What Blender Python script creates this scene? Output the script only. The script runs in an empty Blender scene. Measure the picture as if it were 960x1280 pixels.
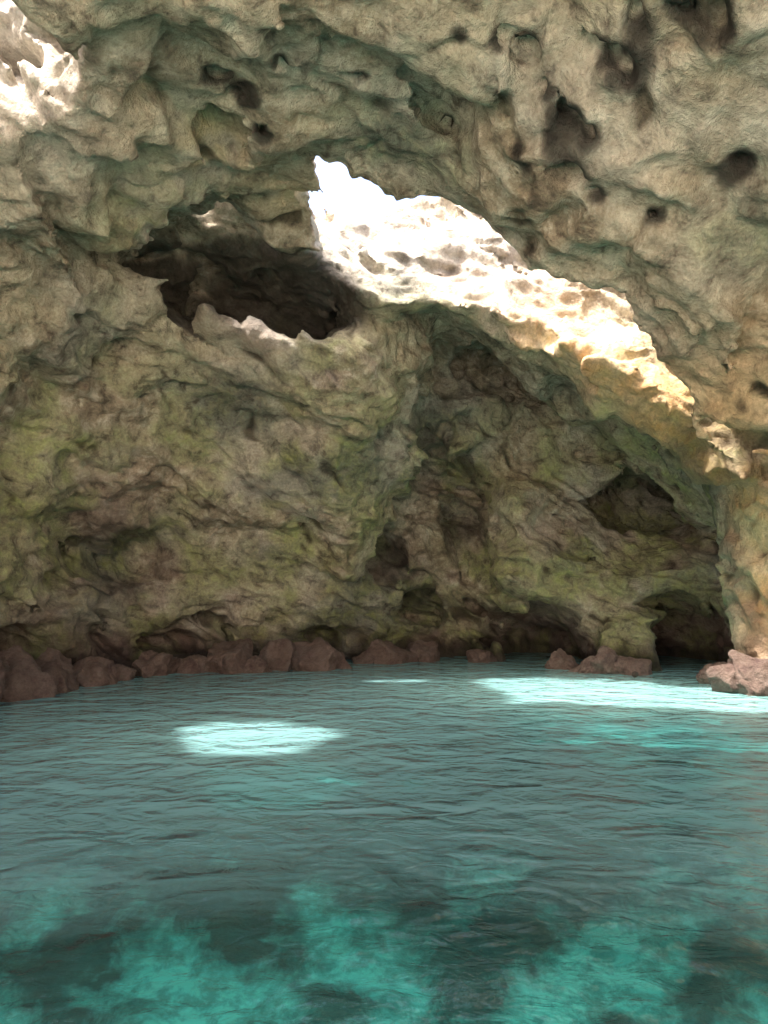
import bpy, math, time
import numpy as np
T0=time.time()
rng=np.random.RandomState(7)
F=931.0; CH=2.0
def P(px,py,d): return np.array([(px-480)/F*d, d, CH+(740-py)/F*d])
# ---------------- noise
GR=rng.normal(size=(256,3)); GR/=np.linalg.norm(GR,axis=1)[:,None]; GR=GR.astype(np.float32)
PM=np.concatenate([rng.permutation(256)]*3).astype(np.int32)
def perlin(Q,seed=0):
    out=np.empty(len(Q),np.float32); C=100000
    for s in range(0,len(Q),C):
        q=Q[s:s+C].astype(np.float32)+np.float32(seed*17.31+100)
        i=np.floor(q).astype(np.int32); f=q-i; u=f*f*f*(f*(f*6-15)+10); i&=255
        r=0
        for dx in (0,1):
            wx=u[:,0] if dx else 1-u[:,0]
            hx=PM[i[:,0]+dx]
            for dy in (0,1):
                wy=wx*(u[:,1] if dy else 1-u[:,1])
                hy=PM[(hx+i[:,1]+dy)&255]
                for dz in (0,1):
                    wz=wy*(u[:,2] if dz else 1-u[:,2])
                    g=GR[PM[(hy+i[:,2]+dz)&255]]
                    r=r+wz*(g[:,0]*(f[:,0]-dx)+g[:,1]*(f[:,1]-dy)+g[:,2]*(f[:,2]-dz))
        out[s:s+C]=r*1.6
    return out
def fbm(Q,o=3,seed=0):
    r=0;a=1.0
    for k in range(o):
        r=r+a*perlin(Q*(2.03**k),seed+k*3); a*=.5
    return r
def ridged(Q,o=2,seed=0):
    r=0;a=1.0
    for k in range(o):
        r=r+a*(1-2*np.abs(perlin(Q*(2.1**k),seed+k*5))); a*=.5
    return r
# ---------------- RBF
def rbf(pts,vals):
    pts=np.array(pts,float); vals=np.array(vals,float); n=len(pts)
    D=np.linalg.norm(pts[:,None]-pts[None],axis=2)
    A=np.zeros((n+3,n+3)); A[:n,:n]=D; A[:n,n]=1; A[:n,n+1:]=pts; A[n,:n]=1; A[n+1:,:n]=pts.T
    w=np.linalg.solve(A,np.concatenate([vals,[0,0,0]]))
    def f(X,Y):
        r=w[n]+w[n+1]*X+w[n+2]*Y
        for k in range(n): r=r+w[k]*np.sqrt((X-pts[k,0])**2+(Y-pts[k,1])**2)
        return r
    return f
# back / left wall  y = f(x,z)
B=[(0,862,15.5),(0,700,15),(0,600,14.2),(0,500,13.3),(0,400,12.3),(0,310,11.2),
(100,835,18.3),(100,700,17.6),(100,600,16.5),(100,500,15.3),(100,400,14),(120,320,13),
(250,830,20.5),(250,720,19.8),(250,620,18.0),(250,520,17.0),(270,440,15.8),
(360,830,21.3),(360,720,20.3),(360,620,18.6),(360,520,17.2),(350,450,15.4),
(430,830,21.8),(430,720,20.3),(430,620,18.3),(450,520,16.7),(450,440,15.7),
(500,830,23),(510,720,22.3),(520,620,21.5),(530,540,19.5),(520,450,17),
(590,825,23),(590,720,22.3),(590,620,21.8),(590,520,20.5),
(640,820,21.4),(640,720,20.0),(640,620,20.0),(650,520,21),
(720,820,21.3),(720,720,20.6),(720,640,21.6),(730,560,21.6),
(770,835,18.9),(770,780,19.2),(780,720,20),(800,650,21.5),(820,580,21.2),
(850,830,19.4),(870,740,19.5),(880,660,21.5),(930,840,19),(940,700,19.2)]
bp=[];bv=[]
for a in B:
    p=P(*a); bp.append((p[0],p[2])); bv.append(p[1])
for x,z,y in [(-9.3,0,11),(-9,5,10),(-10.6,0,6),(-10.3,4,5),(-11.3,0,0),(-11,4,-1),(-4,9.5,15),(-1,9.5,17),(-6.5,9.5,12),(3,9.5,19),(7,9,19),(11,0,19),(11,6,19),
              (-7.6,-2,15.5),(-4,-2,21),(1,-2,23),(6,-2,19.5),(-11.3,-2,0)]:
    bp.append((x,z)); bv.append(y)
fB=rbf(bp,bv)
# ceiling z=f(x,y)
Cc=[(480,0,7.9),(480,100,9.2),(470,220,11.5),(300,0,8),(300,90,9.4),(350,212,11.8),(200,20,8.3),(180,110,9.7),
(270,190,11.8),(0,10,8.1),(60,150,10),(0,180,9.9),(110,240,11),(200,280,12.6),(330,290,14),(400,260,13.5),
(0,300,10.9),(600,0,7.7),(600,130,9.2),(560,250,11.3),(620,302,11.0),(700,0,7.5),(700,150,8.7),(700,280,9.8),(700,380,10.7),
(800,0,7.2),(830,150,8.0),(830,300,9.0),(780,446,10.8),(830,400,10),(960,0,6.6),(960,150,7.3),(960,300,8.2),(960,420,9.3),(870,502,11.2),
(960,535,11.3),(985,610,12.3),(945,575,13.2)]
cp=[];cv=[]
for a in Cc:
    p=P(*a); cp.append((p[0],p[1])); cv.append(p[2])
for x,y,z in [(0,0,7.6),(0,4,8.1),(-5,0,7.5),(-5,4,8),(5,0,6.6),(4,4,7.8),(8,6,4.0),(8.2,2,3),(8.2,-3,2.5),(9.4,6,0),(9.6,0,-1),(9.6,11,0),(-10,0,5),(-10,6,5),(0,-4,6.8),(-6,-4,6.5),(5,-4,6),
              (8.3,13,1.8),(8.9,13,-1),(8.0,14.8,1.5),(8.4,15,-1.5),(7.5,14,4.0),(8.4,9,2.8),(6.4,7,6.2)]:
    cp.append((x,y)); cv.append(z)
fC=rbf(cp,cv)
def ip(x,xs,ys): return np.interp(x,xs,ys)
SUN=np.array([-.33,-.2,.922]); SUN/=np.linalg.norm(SUN)
lx,ly=SUN[0]/SUN[2],SUN[1]/SUN[2]
LXx=[-12,-1.4,0.3,1.9,3.2,3.8,5.6,6.2,7.0,7.4,7.8,12]; LZ=[9,8.7,7.8,7.7,7.3,6.6,5.2,4.65,4.1,3.0,-2,-4]
LZB=[9,8.8,8.4,8.4,8.1,7.6,6.6,6.1,5.4,4.8,4.2,3.5]
YA=[17,16.0,15.2,15,14.8,14.5,13.9,13.8,13.6,13.7,13.6,13.5]
# ---------------- grid
h=0.1
xs=np.arange(-12,10.61,h,dtype=np.float32); ys=np.arange(1.3,25.61,h,dtype=np.float32); zs=np.arange(-1.6,12.41,h,dtype=np.float32)
X=xs[:,None,None]; Y=ys[None,:,None]; Z=zs[None,None,:]
g=fB(xs[:,None],zs[None,:]); g=np.clip(g,-4,23.8)
gx,gz=np.gradient(g,h); nB=np.sqrt(1+gx**2+gz**2)
fb=((Y-g[:,None,:])/np.minimum(nB,6)[:,None,:]).astype(np.float32)
rx=[-12,-1.3,0,.8,1.9,2.5,3.5,4.6,6.1,12]; ry=[11.3,11.4,11.5,11.3,11.0,10.7,10.7,11.0,11.6,13]; rz=[8.4,8.4,8.3,7.95,7.2,6.3,5.5,4.8,4.2,4]
c=fC(xs[:,None],ys[None,:])
zLx=ip(xs,LXx,LZ); yrx=ip(xs,rx,ry)
wY=np.clip((ys[None,:]-yrx[:,None]-.2)/.8,0,1)*((xs>-1.0)&(xs<7.9))[:,None]
c=c*(1-wY)+np.maximum(c,zLx[:,None]+.1)*wY
gx,gy=np.gradient(c,h); nC=np.sqrt(1+gx**2+gy**2)
fc=((Z-c[:,:,None])/np.minimum(nC,5)[:,:,None]).astype(np.float32)
slab=(15.6-Y)*0.8
fc=np.minimum(fc,slab+0*X)
zL=zLx[:,None,None]; zLB=ip(xs,LXx,LZB)[:,None,None]; yA=ip(xs,LXx,YA)[:,None,None]
wB=np.clip((Y-16.0)/1.2,0,1); zz=zL*(1-wB)+zLB*wB
fa=np.minimum((Z-zz)*.8,(Y-yA-.6*(Z-np.maximum(zL,3)))*.85).astype(np.float32)
S=np.maximum(np.maximum(fb,fc),fa)
del fb,fc
# shaft / slot
yr=yrx[:,None,None]; zr=ip(xs,rx,rz)[:,None,None]
gn=Y-(yr+ly*1.2*(Z-zr))
gf=(yA+.6*(Z-np.maximum(zL,3))-Y)*.85
gl=(X-(-.95+lx*(Z-8.3)-.08*(Y-11.5)))*.9
gr=((7.1+lx*1.0*(Z-4.2))-X)*.85
sh=np.minimum(np.minimum(gn,gf),np.minimum(gl,gr)).astype(np.float32)
S=np.minimum(S,-sh); del sh,gn,gf,gl,gr,fa
def tube(cx,cy,cz,a,b,zmin=5,cone=0):
    global S
    kk=1+cone*np.maximum(Z-cz,0)
    u=(X-cx-lx*(Z-cz))/(a*kk); v=(Y-cy-ly*(Z-cz))/(b*kk)
    d=(1-np.sqrt(u*u+v*v))*min(a,b)
    d=np.minimum(d,(Z-zmin)).astype(np.float32)
    S=np.minimum(S,-d)
tube(-4.7,8.5,8.3,1.5,1.4,5,.28)
tube(-2.55,15.35,7.3,1.1,.8,7.5)  # hidden hole, added to let sun reach the ledge by the cavity
def ell(c,r):
    global S
    i0=np.maximum(((np.array(c)-np.array(r)-.6-[xs[0],ys[0],zs[0]])/h).astype(int),0)
    i1=np.minimum(((np.array(c)+np.array(r)+.6-[xs[0],ys[0],zs[0]])/h).astype(int),S.shape)
    sl=tuple(slice(a,b) for a,b in zip(i0,i1))
    x=xs[sl[0]][:,None,None];y=ys[sl[1]][None,:,None];z=zs[sl[2]][None,None,:]
    d=(1-np.sqrt(((x-c[0])/r[0])**2+((y-c[1])/r[1])**2+((z-c[2])/r[2])**2))*min(r)
    S[sl]=np.minimum(S[sl],-d)
cav=[((-3.3,15.6,8.3),(1.7,3.2,.9)),((-2.0,16.6,8.1),(1.6,3.2,.9)),((-4.4,14.8,8.4),(1.0,2.2,.6))]
for c_,r_ in cav: ell(c_,r_)
p=P(678,815,21.4); ell((p[0],p[1],.2),(1.4,3.2,1.55))
p=P(858,830,20.0); ell((p[0],p[1],.2),(1.45,3.6,1.95))
p=P(160,700,17.6); ell(p,(1.8,2.0,1.0))
p=P(495,700,21.6); ell(p,(.9,2.4,1.3)); p=P(525,760,22); ell(p,(1.0,2.4,.9))
p=P(574,655,21.6); ell(p,(.65,2.4,1.9))
p=P(540,575,20.4); ell(p,(.9,1.8,1.2))
p=P(800,625,21.8); ell(p,(2.6,2.4,.85))
p=P(640,465,20); ell(p,(1.9,1.8,.7))
p=P(20,815,15.4); ell(p,(1.6,1.5,.5))
p=P(430,800,21.8); ell(p,(1.2,1.0,.5)); p=P(220,800,20); ell(p,(1.0,1.0,.45))
# noise near surface
m=np.abs(S)<.9
I=np.argwhere(m)
Q=np.stack([xs[I[:,0]],ys[I[:,1]],zs[I[:,2]]],-1)
ca,sa=math.cos(.55),math.sin(.55)
w1=perlin(Q/2.5,21); w2=perlin(Q/2.2,22)
Qw=Q+.7*np.stack([w1,w2,(w1-w2)*.7],-1)
U=np.stack([(Qw[:,0]*ca-Qw[:,2]*sa)*.32,Qw[:,1]*.5,(Qw[:,0]*sa+Qw[:,2]*ca)*1.15],-1)
n=.48*fbm(Qw/2.6,2,1)+.30*ridged(U/1.05,2,4)-.20
S[m]+=n.astype(np.float32)
# terrain top
top=np.full((len(xs),len(ys)),11.0,np.float32)+.1*np.clip((ys[None,:]-15)/1.5,0,1)
Q=np.stack(np.meshgrid(xs,ys,[0.],indexing='ij'),-1).reshape(-1,3)
top+= (.3*fbm(Q/3.,3,9)).reshape(top.shape)
S=np.minimum(S,(top[:,:,None]-Z))
print('points',len(I),time.time()-T0)
def hit(px,py,dmin=3,dmax=25):
    d=np.arange(dmin,dmax,.05); pts=np.stack([(px-480)/F*d,d,CH+(740-py)/F*d],-1)
    ii=np.round((pts-[xs[0],ys[0],zs[0]])/h).astype(int)
    for k,(a,b,c_) in enumerate(ii):
        if 0<=a<S.shape[0] and 0<=b<S.shape[1] and 0<=c_<S.shape[2] and S[a,b,c_]>0: return pts[k]
    return None
pock=[(625,48,.08),(660,62,.1),(742,68,.11),(778,90,.15),(765,68,.1),(790,95,.1),(715,148,.15),(735,165,.11),(700,140,.1),(800,25,.12),(890,14,.15),(905,35,.1),(855,12,.1),(685,112,.07),
(718,228,.14),(745,245,.1),(700,222,.1),(822,265,.08),(575,40,.07),(930,195,.1),(560,150,.07),(450,95,.08),(330,160,.12),(300,120,.1),(270,95,.12),(350,80,.08),(650,190,.08),(955,490,.1)]
spots=[]
for a,b,r in pock:
    q=hit(a,b)
    if q is not None:
        spots.append((q,r)); ell(q+np.array([0,.05,.1]),(r*1.3,r,r*2.))
# ---------------- surface nets
ins=S>0
nx,ny,nz=S.shape
cs=np.zeros((nx-1,ny-1,nz-1),np.int8)
for a in (0,1):
    for b in (0,1):
        for c_ in (0,1): cs+=ins[a:nx-1+a,b:ny-1+b,c_:nz-1+c_]
act=(cs>0)&(cs<8)
I=np.argwhere(act); idx=np.full(act.shape,-1,np.int32); idx[act]=np.arange(len(I))
V8={}
for a in (0,1):
    for b in (0,1):
        for c_ in (0,1): V8[a,b,c_]=S[I[:,0]+a,I[:,1]+b,I[:,2]+c_]
acc=np.zeros((len(I),3)); cnt=np.zeros(len(I))
ks=list(V8.keys())
for u in ks:
    for v in ks:
        if u<v and sum(abs(a-b) for a,b in zip(u,v))==1:
            A_,B_=V8[u],V8[v]; mm=(A_>0)!=(B_>0); t=np.where(mm,A_/np.where(mm,A_-B_,1),0)
            for ax in range(3): acc[:,ax]+=np.where(mm,u[ax]+t*(v[ax]-u[ax]),0)
            cnt+=mm
verts=(I+acc/cnt[:,None])*h+np.array([xs[0],ys[0],zs[0]])
quads=[]
def addq(d,ax):
    E=np.argwhere(d!=0)
    oo=[0,1,2]; oo.remove(ax); b,c_=oo
    E=E[(E[:,b]>0)&(E[:,c_]>0)&(E[:,b]<idx.shape[b])&(E[:,c_]<idx.shape[c_])]
    s=d[E[:,0],E[:,1],E[:,2]]
    def g(db,dc):
        e=E.copy(); e[:,b]-=db; e[:,c_]-=dc; return idx[e[:,0],e[:,1],e[:,2]]
    q=np.stack([g(1,1),g(0,1),g(0,0),g(1,0)],-1)
    fl=(s>0) if ax!=1 else (s<0)
    q[fl]=q[fl][:,::-1]
    quads.append(q)
ii=ins.astype(np.int8)
addq(ii[1:]-ii[:-1],0); addq(ii[:,1:]-ii[:,:-1],1); addq(ii[:,:,1:]-ii[:,:,:-1],2)
quads=np.concatenate(quads)
print('mesh',len(verts),len(quads),time.time()-T0)
def mkmesh(name,V,Fq):
    me=bpy.data.meshes.new(name); k=Fq.shape[1]
    me.vertices.add(len(V)); me.vertices.foreach_set('co',np.asarray(V,np.float32).ravel())
    me.loops.add(Fq.size); me.loops.foreach_set('vertex_index',Fq.astype(np.int32).ravel())
    me.polygons.add(len(Fq)); me.polygons.foreach_set('loop_start',np.arange(0,Fq.size,k,dtype=np.int32))
    me.update(calc_edges=True); me.polygons.foreach_set('use_smooth',np.ones(len(Fq),bool))
    ob=bpy.data.objects.new(name,me); bpy.context.scene.collection.objects.link(ob); return ob
cave=mkmesh('sea_cave',verts,quads)
md=cave.modifiers.new('s','SUBSURF'); md.levels=1; md.subdivision_type='CATMULL_CLARK'
dg=bpy.context.evaluated_depsgraph_get(); me2=bpy.data.meshes.new_from_object(cave.evaluated_get(dg))
cave.modifiers.clear(); old=cave.data; cave.data=me2; bpy.data.meshes.remove(old); cave.data.name='sea_cave'
me=cave.data; N=len(me.vertices)
co=np.empty(N*3,np.float32); me.vertices.foreach_get('co',co); co=co.reshape(-1,3)
no=np.empty(N*3,np.float32); me.vertices.foreach_get('normal',no); no=no.reshape(-1,3)
w1=perlin(co/.8,31); w2=perlin(co/.8,32)
q=co+.25*np.stack([w1,w2,w1-w2],-1)
U=np.stack([(q[:,0]*ca-q[:,2]*sa)*.35,q[:,1]*.55,(q[:,0]*sa+q[:,2]*ca)*1.3],-1)
rd=ridged(U/.55,2,41)
d=.09*rd-.07+.03*perlin(q/.2,45)
co=co+no*d[:,None]
me.vertices.foreach_set('co',co.ravel()); me.update()
print('disp',N,time.time()-T0)
# ---------------- masks
x,y,z=co[:,0],co[:,1],co[:,2]
n1=fbm(co/1.6,4,51); n2=fbm(co/.7,2,55); n3=fbm(co/3.,2,59)
sm=lambda a,b,t: (lambda u:u*u*(3-2*u))(np.clip((t-a)/(b-a),0,1))
def blob(pts,r):
    o=np.zeros(N,np.float32)
    for p_ in pts:
        p_=p_.astype(np.float32); o=np.maximum(o,np.exp(-np.sum((co-p_)**2,1)/(r*r)))
    return o
green=.95*sm(-.25,.5,n1+.1)*sm(11.5,14,y)*sm(8.5,5,z)
green=np.maximum(green,.4*sm(0,.6,n3+.3*n2))
green=np.maximum(green,blob([P(620,620,20.3),P(620,680,20.3),P(640,760,20.8),P(770,770,19),P(860,745,19.5),P(400,450,15.5),P(30,640,15),P(30,720,15),P(40,770,15),P(440,600,18.3),P(460,650,19.5),P(370,460,15.4),P(180,230,12),P(710,740,20),P(600,700,21),P(560,780,22),P(680,760,20.5),P(350,720,20),P(420,720,20.3),P(780,720,20),P(540,400,15.5)],1.2)*sm(-.6,.2,n2+.2))
green=green*(1-.9*sm(6.6,7.2,x)*sm(16.5,15.5,y))
orange=blob([P(700,420,14.6),P(760,460,14.4),P(820,520,14.2),P(860,560,14),P(900,600,13.7),P(940,620,13),P(940,560,12.2),P(930,690,14),P(950,650,13),P(955,720,13.5),P(900,530,12),P(960,480,11),P(940,660,14.3),P(950,740,14.5)],1.5)
orange=np.maximum(orange,.9*blob([P(370,250,13),P(240,160,11),P(140,90,9.9),P(205,340,13),P(255,165,11)],.6)*sm(-.3,.4,n2+.2))
pink=np.maximum(sm(1.3,.3,z+.5*n2),.8*blob([P(580,320,15.8),P(520,300,16.5),P(320,420,15)],1.0)*sm(-.4,.4,n2))
pink=np.maximum(pink,.6*sm(.1,.6,-n1)*sm(4,2,z)); pink=np.maximum(pink,.6*blob([P(790,660,21),P(850,690,20.5),P(700,690,20.5),P(130,640,17),P(30,670,15)],1.2))
pale=blob([P(450,260,16.5),P(520,300,16.3),P(580,330,15.8),P(640,360,15.4),P(690,400,15),P(740,440,14.8),P(330,425,15),P(430,300,16)],1.2)  # sunlit brightness of the shaft rock put into its colour
pale=np.maximum(pale,blob([P(50,85,10),P(20,40,10),P(80,60,10)],1.5)); pale=np.maximum(pale,.5*sm(.1,.7,fbm(co/2.2,2,91)))  # left hole brightened in colour as sunlit; last term is random pale patches
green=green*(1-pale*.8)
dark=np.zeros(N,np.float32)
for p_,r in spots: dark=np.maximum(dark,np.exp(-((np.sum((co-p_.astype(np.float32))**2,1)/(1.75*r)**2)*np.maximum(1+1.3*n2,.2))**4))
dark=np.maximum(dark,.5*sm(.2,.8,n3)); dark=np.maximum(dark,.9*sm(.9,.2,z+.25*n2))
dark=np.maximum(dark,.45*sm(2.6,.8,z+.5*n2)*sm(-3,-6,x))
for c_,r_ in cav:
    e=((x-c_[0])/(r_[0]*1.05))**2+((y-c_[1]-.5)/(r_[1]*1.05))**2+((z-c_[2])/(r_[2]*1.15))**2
    dark=np.maximum(dark,.93*sm(1.5,.9,e)*sm(14.2,15.2,y)*sm(7.3,7.8,z))  # shade inside the left cavity painted into the rock colour
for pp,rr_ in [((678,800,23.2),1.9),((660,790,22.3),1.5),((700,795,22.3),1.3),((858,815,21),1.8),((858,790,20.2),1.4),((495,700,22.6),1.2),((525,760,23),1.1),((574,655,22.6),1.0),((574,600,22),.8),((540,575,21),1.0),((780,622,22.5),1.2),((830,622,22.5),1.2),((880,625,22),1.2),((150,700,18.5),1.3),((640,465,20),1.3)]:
    dark=np.maximum(dark,.93*blob([P(*pp)],rr_))  # tunnel and niche shade painted in as dark colour
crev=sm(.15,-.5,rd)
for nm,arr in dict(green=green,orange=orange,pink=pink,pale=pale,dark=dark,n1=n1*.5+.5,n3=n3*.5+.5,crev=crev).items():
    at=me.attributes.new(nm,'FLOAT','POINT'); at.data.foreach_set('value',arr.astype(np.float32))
print('masks',time.time()-T0)
# ---------------- materials
class NT:
    def __init__(s,name):
        s.m=bpy.data.materials.new(name); s.m.use_nodes=True; s.t=s.m.node_tree; s.t.nodes.clear()
        s.out=s.n('ShaderNodeOutputMaterial')
    def n(s,ty,**k):
        nd=s.t.nodes.new(ty)
        for a,b in k.items(): setattr(nd,a,b)
        return nd
    def set(s,sock,v):
        if isinstance(v,bpy.types.NodeSocket): s.t.links.new(v,sock)
        else: sock.default_value=v
    def noise(s,vec,sc,det=5,ro=.6,dist=0):
        nd=s.n('ShaderNodeTexNoise'); s.set(nd.inputs['Vector'],vec); nd.inputs['Scale'].default_value=sc; nd.inputs['Detail'].default_value=det
        nd.inputs['Roughness'].default_value=ro; nd.inputs['Distortion'].default_value=dist; return nd.outputs['Fac']
    def rng(s,v,a,b,c=0,d=1):
        nd=s.n('ShaderNodeMapRange'); s.set(nd.inputs[0],v)
        for i,w in enumerate((a,b,c,d)): nd.inputs[i+1].default_value=w
        return nd.outputs[0]
    def mix(s,f,a,b,mode='MIX'):
        nd=s.n('ShaderNodeMix',data_type='RGBA',blend_type=mode); s.set(nd.inputs[0],f)
        for i,v in ((6,a),(7,b)):
            if isinstance(v,tuple): v=(*v,1)
            s.set(nd.inputs[i],v)
        return nd.outputs[2]
    def math(s,op,a,b=0):
        nd=s.n('ShaderNodeMath',operation=op); s.set(nd.inputs[0],a); s.set(nd.inputs[1],b); return nd.outputs[0]
    def attr(s,nm):
        return s.n('ShaderNodeAttribute',attribute_name=nm).outputs['Fac']
def rock_mat(name,masks=True):
    k=NT(name); geo=k.n('ShaderNodeNewGeometry'); pos=geo.outputs['Position']
    nB=k.noise(pos,2.8,8,.72,.3); nD=k.noise(pos,17,3,.7)
    if masks: nA=k.attr('n1'); nC=k.attr('n3')
    else: nA=nC=k.noise(pos,1,3)
    c=k.mix(k.rng(nA,.25,.75),(.40,.325,.235),(.68,.59,.45))
    c=k.mix(k.rng(nC,.5,.8),c,(.50,.49,.44))
    c=k.mix(k.math('MULTIPLY',k.rng(nB,.5,.64),.75),c,(.84,.77,.64))
    c=k.mix(k.math('MULTIPLY',k.rng(nB,.48,.35),.88),c,(.12,.09,.07))
    if masks:
        br=k.rng(nB,.3,.7,.35,1.3)
        def mm(a,s_): return k.math('MINIMUM',k.math('MULTIPLY',k.math('MULTIPLY',k.attr(a),br),s_),.95)
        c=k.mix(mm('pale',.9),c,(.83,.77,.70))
        c=k.mix(mm('orange',1.0),c,k.mix(k.rng(nA,.3,.7),(.80,.47,.19),(.86,.66,.38)))
        c=k.mix(mm('pink',.8),c,(.29,.175,.16))
        c=k.mix(mm('green',.85),c,k.mix(k.rng(nB,.4,.6),(.13,.17,.05),(.42,.46,.17)))
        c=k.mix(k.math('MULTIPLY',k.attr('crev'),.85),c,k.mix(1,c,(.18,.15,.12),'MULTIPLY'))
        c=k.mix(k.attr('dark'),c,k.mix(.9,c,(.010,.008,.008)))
    else:
        c=k.mix(.85,c,(.12,.07,.064))
    c=k.mix(k.rng(nD,.3,.7,.0,.6),c,k.mix(1,c,(.45,.42,.38),'MULTIPLY'))
    hsum=k.math('ADD',k.math('MULTIPLY',nB,.21),k.math('MULTIPLY',nD,.045))
    b=k.n('ShaderNodeBump'); b.inputs['Strength'].default_value=1; b.inputs['Distance'].default_value=1.0; k.set(b.inputs['Height'],hsum)
    bs=k.n('ShaderNodeBsdfPrincipled'); k.set(bs.inputs['Base Color'],c); k.set(bs.inputs['Roughness'],k.rng(nA,.2,.8,.55,.9)); bs.inputs['Specular IOR Level'].default_value=.35
    k.set(bs.inputs['Normal'],b.outputs[0]); k.t.links.new(bs.outputs[0],k.out.inputs[0]); return k.m
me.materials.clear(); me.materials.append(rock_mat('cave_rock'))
# boulders
brm=rock_mat('wet_boulder_rock',False)
def boulder(p,r,seed,sq=(1,1,.75)):
    import bmesh
    bm=bmesh.new(); bmesh.ops.create_icosphere(bm,subdivisions=5,radius=1)
    V=np.array([v.co[:] for v in bm.verts]); 
    rr=np.random.RandomState(seed)
    for k_ in range(14):
        nrm=rr.normal(size=3); nrm/=np.linalg.norm(nrm); dd=rr.uniform(.5,.8); s_=V@nrm; V=V-np.maximum(s_-dd,0)[:,None]*nrm*.95
    V=V*(1.1+.25*fbm(V*1.3+seed*3.3,4,seed)[:,None]+.07*ridged(V*4+seed,2,seed+3)[:,None])*np.array(sq)*r
    for v,c_ in zip(bm.verts,V): v.co=c_
    m_=bpy.data.meshes.new('boulder'); bm.to_mesh(m_); bm.free()
    m_.polygons.foreach_set('use_smooth',np.ones(len(m_.polygons),bool)); m_.materials.append(brm)
    o=bpy.data.objects.new('boulder',m_); o.location=p; bpy.context.scene.collection.objects.link(o)
BD=[(15,845,14.3,.85),(60,840,15.4,.7),(-60,850,13,1.0),(115,838,16.2,.55),(290,825,19.0,.75),(350,822,19.4,.55),(397,818,19.4,.6),(240,835,18.6,.45),(190,832,18.0,.6),(150,840,17.0,.4),
(490,820,21.2,.65),(530,818,21.6,.5),(703,828,19.4,.42),(760,835,18.5,.5),(795,835,18.2,.45),(740,835,18.7,.45),(925,840,15.2,.6),(960,838,14.7,.7),(600,822,21.4,.4),(455,822,21.0,.4),(898,842,16.3,.35),(323,832,18.6,.33),(425,828,19.6,.33)]
for i,(a,b,d_,r) in enumerate(BD):
    p=P(a,b,d_); p[2]=max(p[2]-.1,.05)*.6; boulder(p,r,i+3,(1.1,1,.95))
# ---------------- unseen pale slope behind the camera, added to bounce warm sunlight in
gx_=np.arange(-45,45.1,.5); gy_=np.arange(-50,-1.9,.5)
GX,GY=np.meshgrid(gx_,gy_,indexing='ij'); Q=np.stack([GX.ravel(),GY.ravel(),0*GX.ravel()],-1)
Q[:,2]=-.5+.42*np.clip(-Q[:,1]-2.2,0,40)+.4*fbm(Q/3.,4,80)
n0,n1_=GX.shape; ID=np.arange(n0*n1_).reshape(n0,n1_)
Fq=np.stack([ID[:-1,:-1],ID[1:,:-1],ID[1:,1:],ID[:-1,1:]],-1).reshape(-1,4)
so=mkmesh('added_bounce_slope',Q,Fq)
k=NT('bounce_slope_stone'); pos=k.n('ShaderNodeNewGeometry').outputs['Position']
c=k.mix(k.noise(pos,.8,5,.6),(.64,.54,.43),(.80,.71,.60))
bs=k.n('ShaderNodeBsdfDiffuse'); k.set(bs.inputs['Color'],c); k.t.links.new(bs.outputs[0],k.out.inputs[0]); so.data.materials.append(k.m)
# ---------------- seabed
def axis(lo,hi,st,far):
    a=list(np.arange(lo,hi+.01,st)); e=st
    l=[];v=lo
    while v>-far: e*=1.6; v-=e; l.append(v)
    e=st;r=[];v=hi
    while v<far: e*=1.6; v+=e; r.append(v)
    return np.array(l[::-1]+a+r)
ax=axis(-12,12,.1,3000); ay=axis(-3,25,.1,3000)
GX,GY=np.meshgrid(ax,ay,indexing='ij'); Q=np.stack([GX.ravel(),GY.ravel(),0*GX.ravel()],-1)
Qc=np.clip(Q,-60,60)
rk=fbm(Qc/1.1,4,71)
zz=-1.9+.12*fbm(Qc/3.,2,70)+.10*sm(-.1,.7,rk)+.03*fbm(Qc/.4,2,77)+1.15*sm(6,9.5,Qc[:,1])
Q[:,2]=np.minimum(zz,-.35)
rk=rk+1.2*sm(3.4,2.2,Qc[:,1])+.9*sm(7,9,Qc[:,1])*sm(4.0,2.5,Qc[:,0])  # extra darkening, added to cut cyan bounce at the mouth and glow further in
n0,n1_=GX.shape; ID=np.arange(n0*n1_).reshape(n0,n1_)
Fq=np.stack([ID[:-1,:-1],ID[1:,:-1],ID[1:,1:],ID[:-1,1:]],-1).reshape(-1,4)
sb=mkmesh('seabed',Q,Fq); at=sb.data.attributes.new('rk','FLOAT','POINT'); at.data.foreach_set('value',rk.astype(np.float32))
k=NT('seabed_sand_and_rock'); pos=k.n('ShaderNodeNewGeometry').outputs['Position']
f=k.math('ADD',k.attr('rk'),k.math('MULTIPLY',k.math('SUBTRACT',k.noise(pos,1.8,6,.72,.4),.5),2.6))
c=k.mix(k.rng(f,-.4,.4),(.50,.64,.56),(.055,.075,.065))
c=k.mix(k.math('MULTIPLY',k.rng(k.noise(pos,4,5,.72,.2),.46,.6),.6),c,(.09,.13,.115))
bs=k.n('ShaderNodeBsdfDiffuse'); k.set(bs.inputs['Color'],c); k.t.links.new(bs.outputs[0],k.out.inputs[0])
sb.data.materials.append(k.m)
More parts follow.
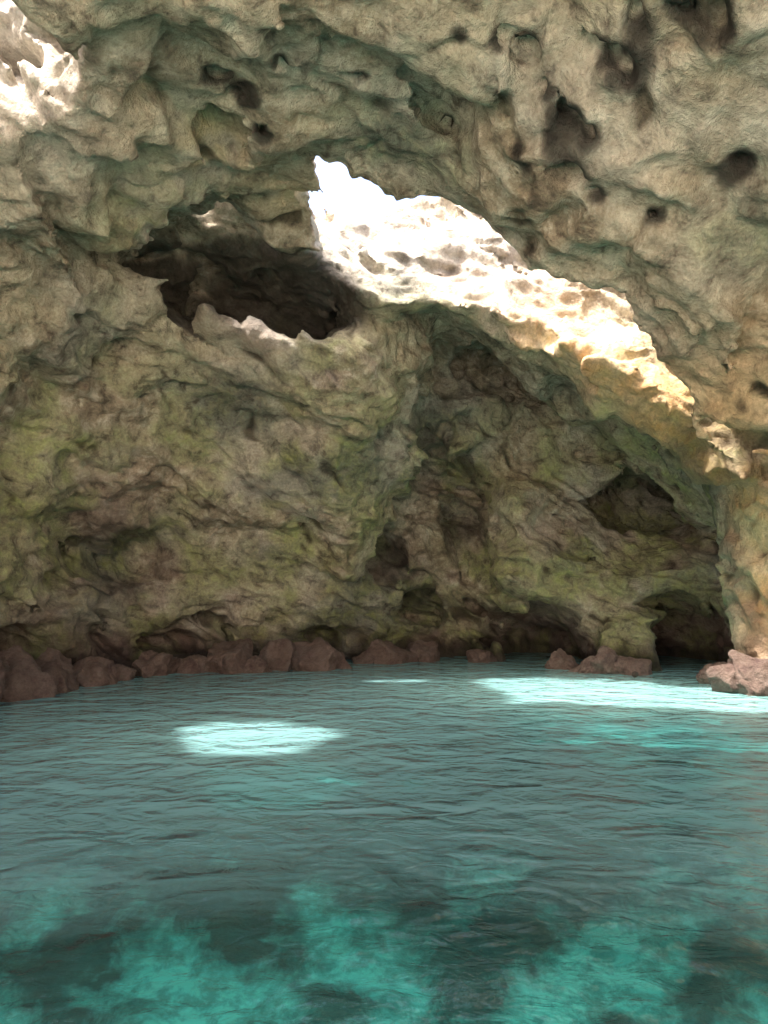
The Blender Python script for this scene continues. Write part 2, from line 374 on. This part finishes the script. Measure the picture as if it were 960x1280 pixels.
# ---------------- water
w=mkmesh('sea_water',np.array([[-3000,-3000,0],[3000,-3000,0],[3000,3000,0],[-3000,3000,0]],float),np.array([[0,1,2,3]]))
k=NT('sea_water'); pos=k.n('ShaderNodeNewGeometry').outputs['Position']
mp=k.n('ShaderNodeMapping'); k.set(mp.inputs['Vector'],pos); mp.inputs['Scale'].default_value=(.9,1.1,1); mp.inputs['Rotation'].default_value=(0,0,.25)
hh=k.math('ADD',k.math('MULTIPLY',k.noise(mp.outputs[0],1.2,2,.45,1.0),.11),k.math('MULTIPLY',k.noise(mp.outputs[0],4.5,4,.55,.6),.036))
b=k.n('ShaderNodeBump'); b.inputs['Strength'].default_value=1; b.inputs['Distance'].default_value=1; k.set(b.inputs['Height'],hh)
lw=k.n('ShaderNodeLayerWeight'); lw.inputs['Blend'].default_value=.5
tc=k.mix(k.rng(lw.outputs['Facing'],.08,.5),(.62,.93,.91),(.17,.76,.80))
tr=k.n('ShaderNodeBsdfTransparent'); k.set(tr.inputs[0],k.mix(k.rng(lw.outputs['Facing'],.5,.86),tc,(.010,.24,.27)))
df=k.n('ShaderNodeBsdfDiffuse'); df.inputs[0].default_value=(.32,.62,.63,1); k.set(df.inputs['Normal'],b.outputs[0])
gl_=k.n('ShaderNodeBsdfGlossy'); gl_.inputs['Roughness'].default_value=.015; k.set(gl_.inputs['Normal'],b.outputs[0])
fr=k.n('ShaderNodeFresnel'); fr.inputs['IOR'].default_value=1.36; k.set(fr.inputs['Normal'],b.outputs[0])
m1=k.n('ShaderNodeMixShader'); k.set(m1.inputs[0],k.rng(lw.outputs['Facing'],.6,.86,.02,.62)); k.t.links.new(tr.outputs[0],m1.inputs[1]); k.t.links.new(df.outputs[0],m1.inputs[2])
m2=k.n('ShaderNodeMixShader'); k.set(m2.inputs[0],fr.outputs[0]); k.t.links.new(m1.outputs[0],m2.inputs[1]); k.t.links.new(gl_.outputs[0],m2.inputs[2])
k.t.links.new(m2.outputs[0],k.out.inputs[0]); w.data.materials.append(k.m)
# ---------------- light, world, camera
sc=bpy.context.scene
from mathutils import Vector
L=bpy.data.lights.new('sun','SUN'); L.energy=13; L.angle=math.radians(2.2); L.color=(1,.95,.88)
lo=bpy.data.objects.new('sun',L); lo.rotation_euler=Vector(SUN).to_track_quat('Z','Y').to_euler(); sc.collection.objects.link(lo)
wd=bpy.data.worlds.new('World'); sc.world=wd; wd.use_nodes=True; t=wd.node_tree
sk=t.nodes.new('ShaderNodeTexSky'); sk.sky_type='NISHITA'; sk.sun_disc=False; sk.sun_elevation=math.asin(SUN[2]); sk.sun_rotation=math.atan2(SUN[0],SUN[1])
sk.dust_density=10; sk.ozone_density=0; sk.air_density=1
bg=t.nodes['Background']; bg.inputs[1].default_value=.72; t.links.new(sk.outputs[0],bg.inputs[0])
cam=bpy.data.cameras.new('camera'); cam.sensor_fit='VERTICAL'; cam.sensor_height=36; cam.lens=36*F/1280; cam.shift_y=100/1280; cam.clip_end=8000; cam.clip_start=.05
co_=bpy.data.objects.new('camera',cam); co_.location=(0,0,CH); co_.rotation_euler=(math.pi/2,0,0); sc.collection.objects.link(co_); sc.camera=co_
sc.view_settings.view_transform='Standard'; sc.view_settings.look='None'; sc.view_settings.exposure=0
print('done',time.time()-T0)
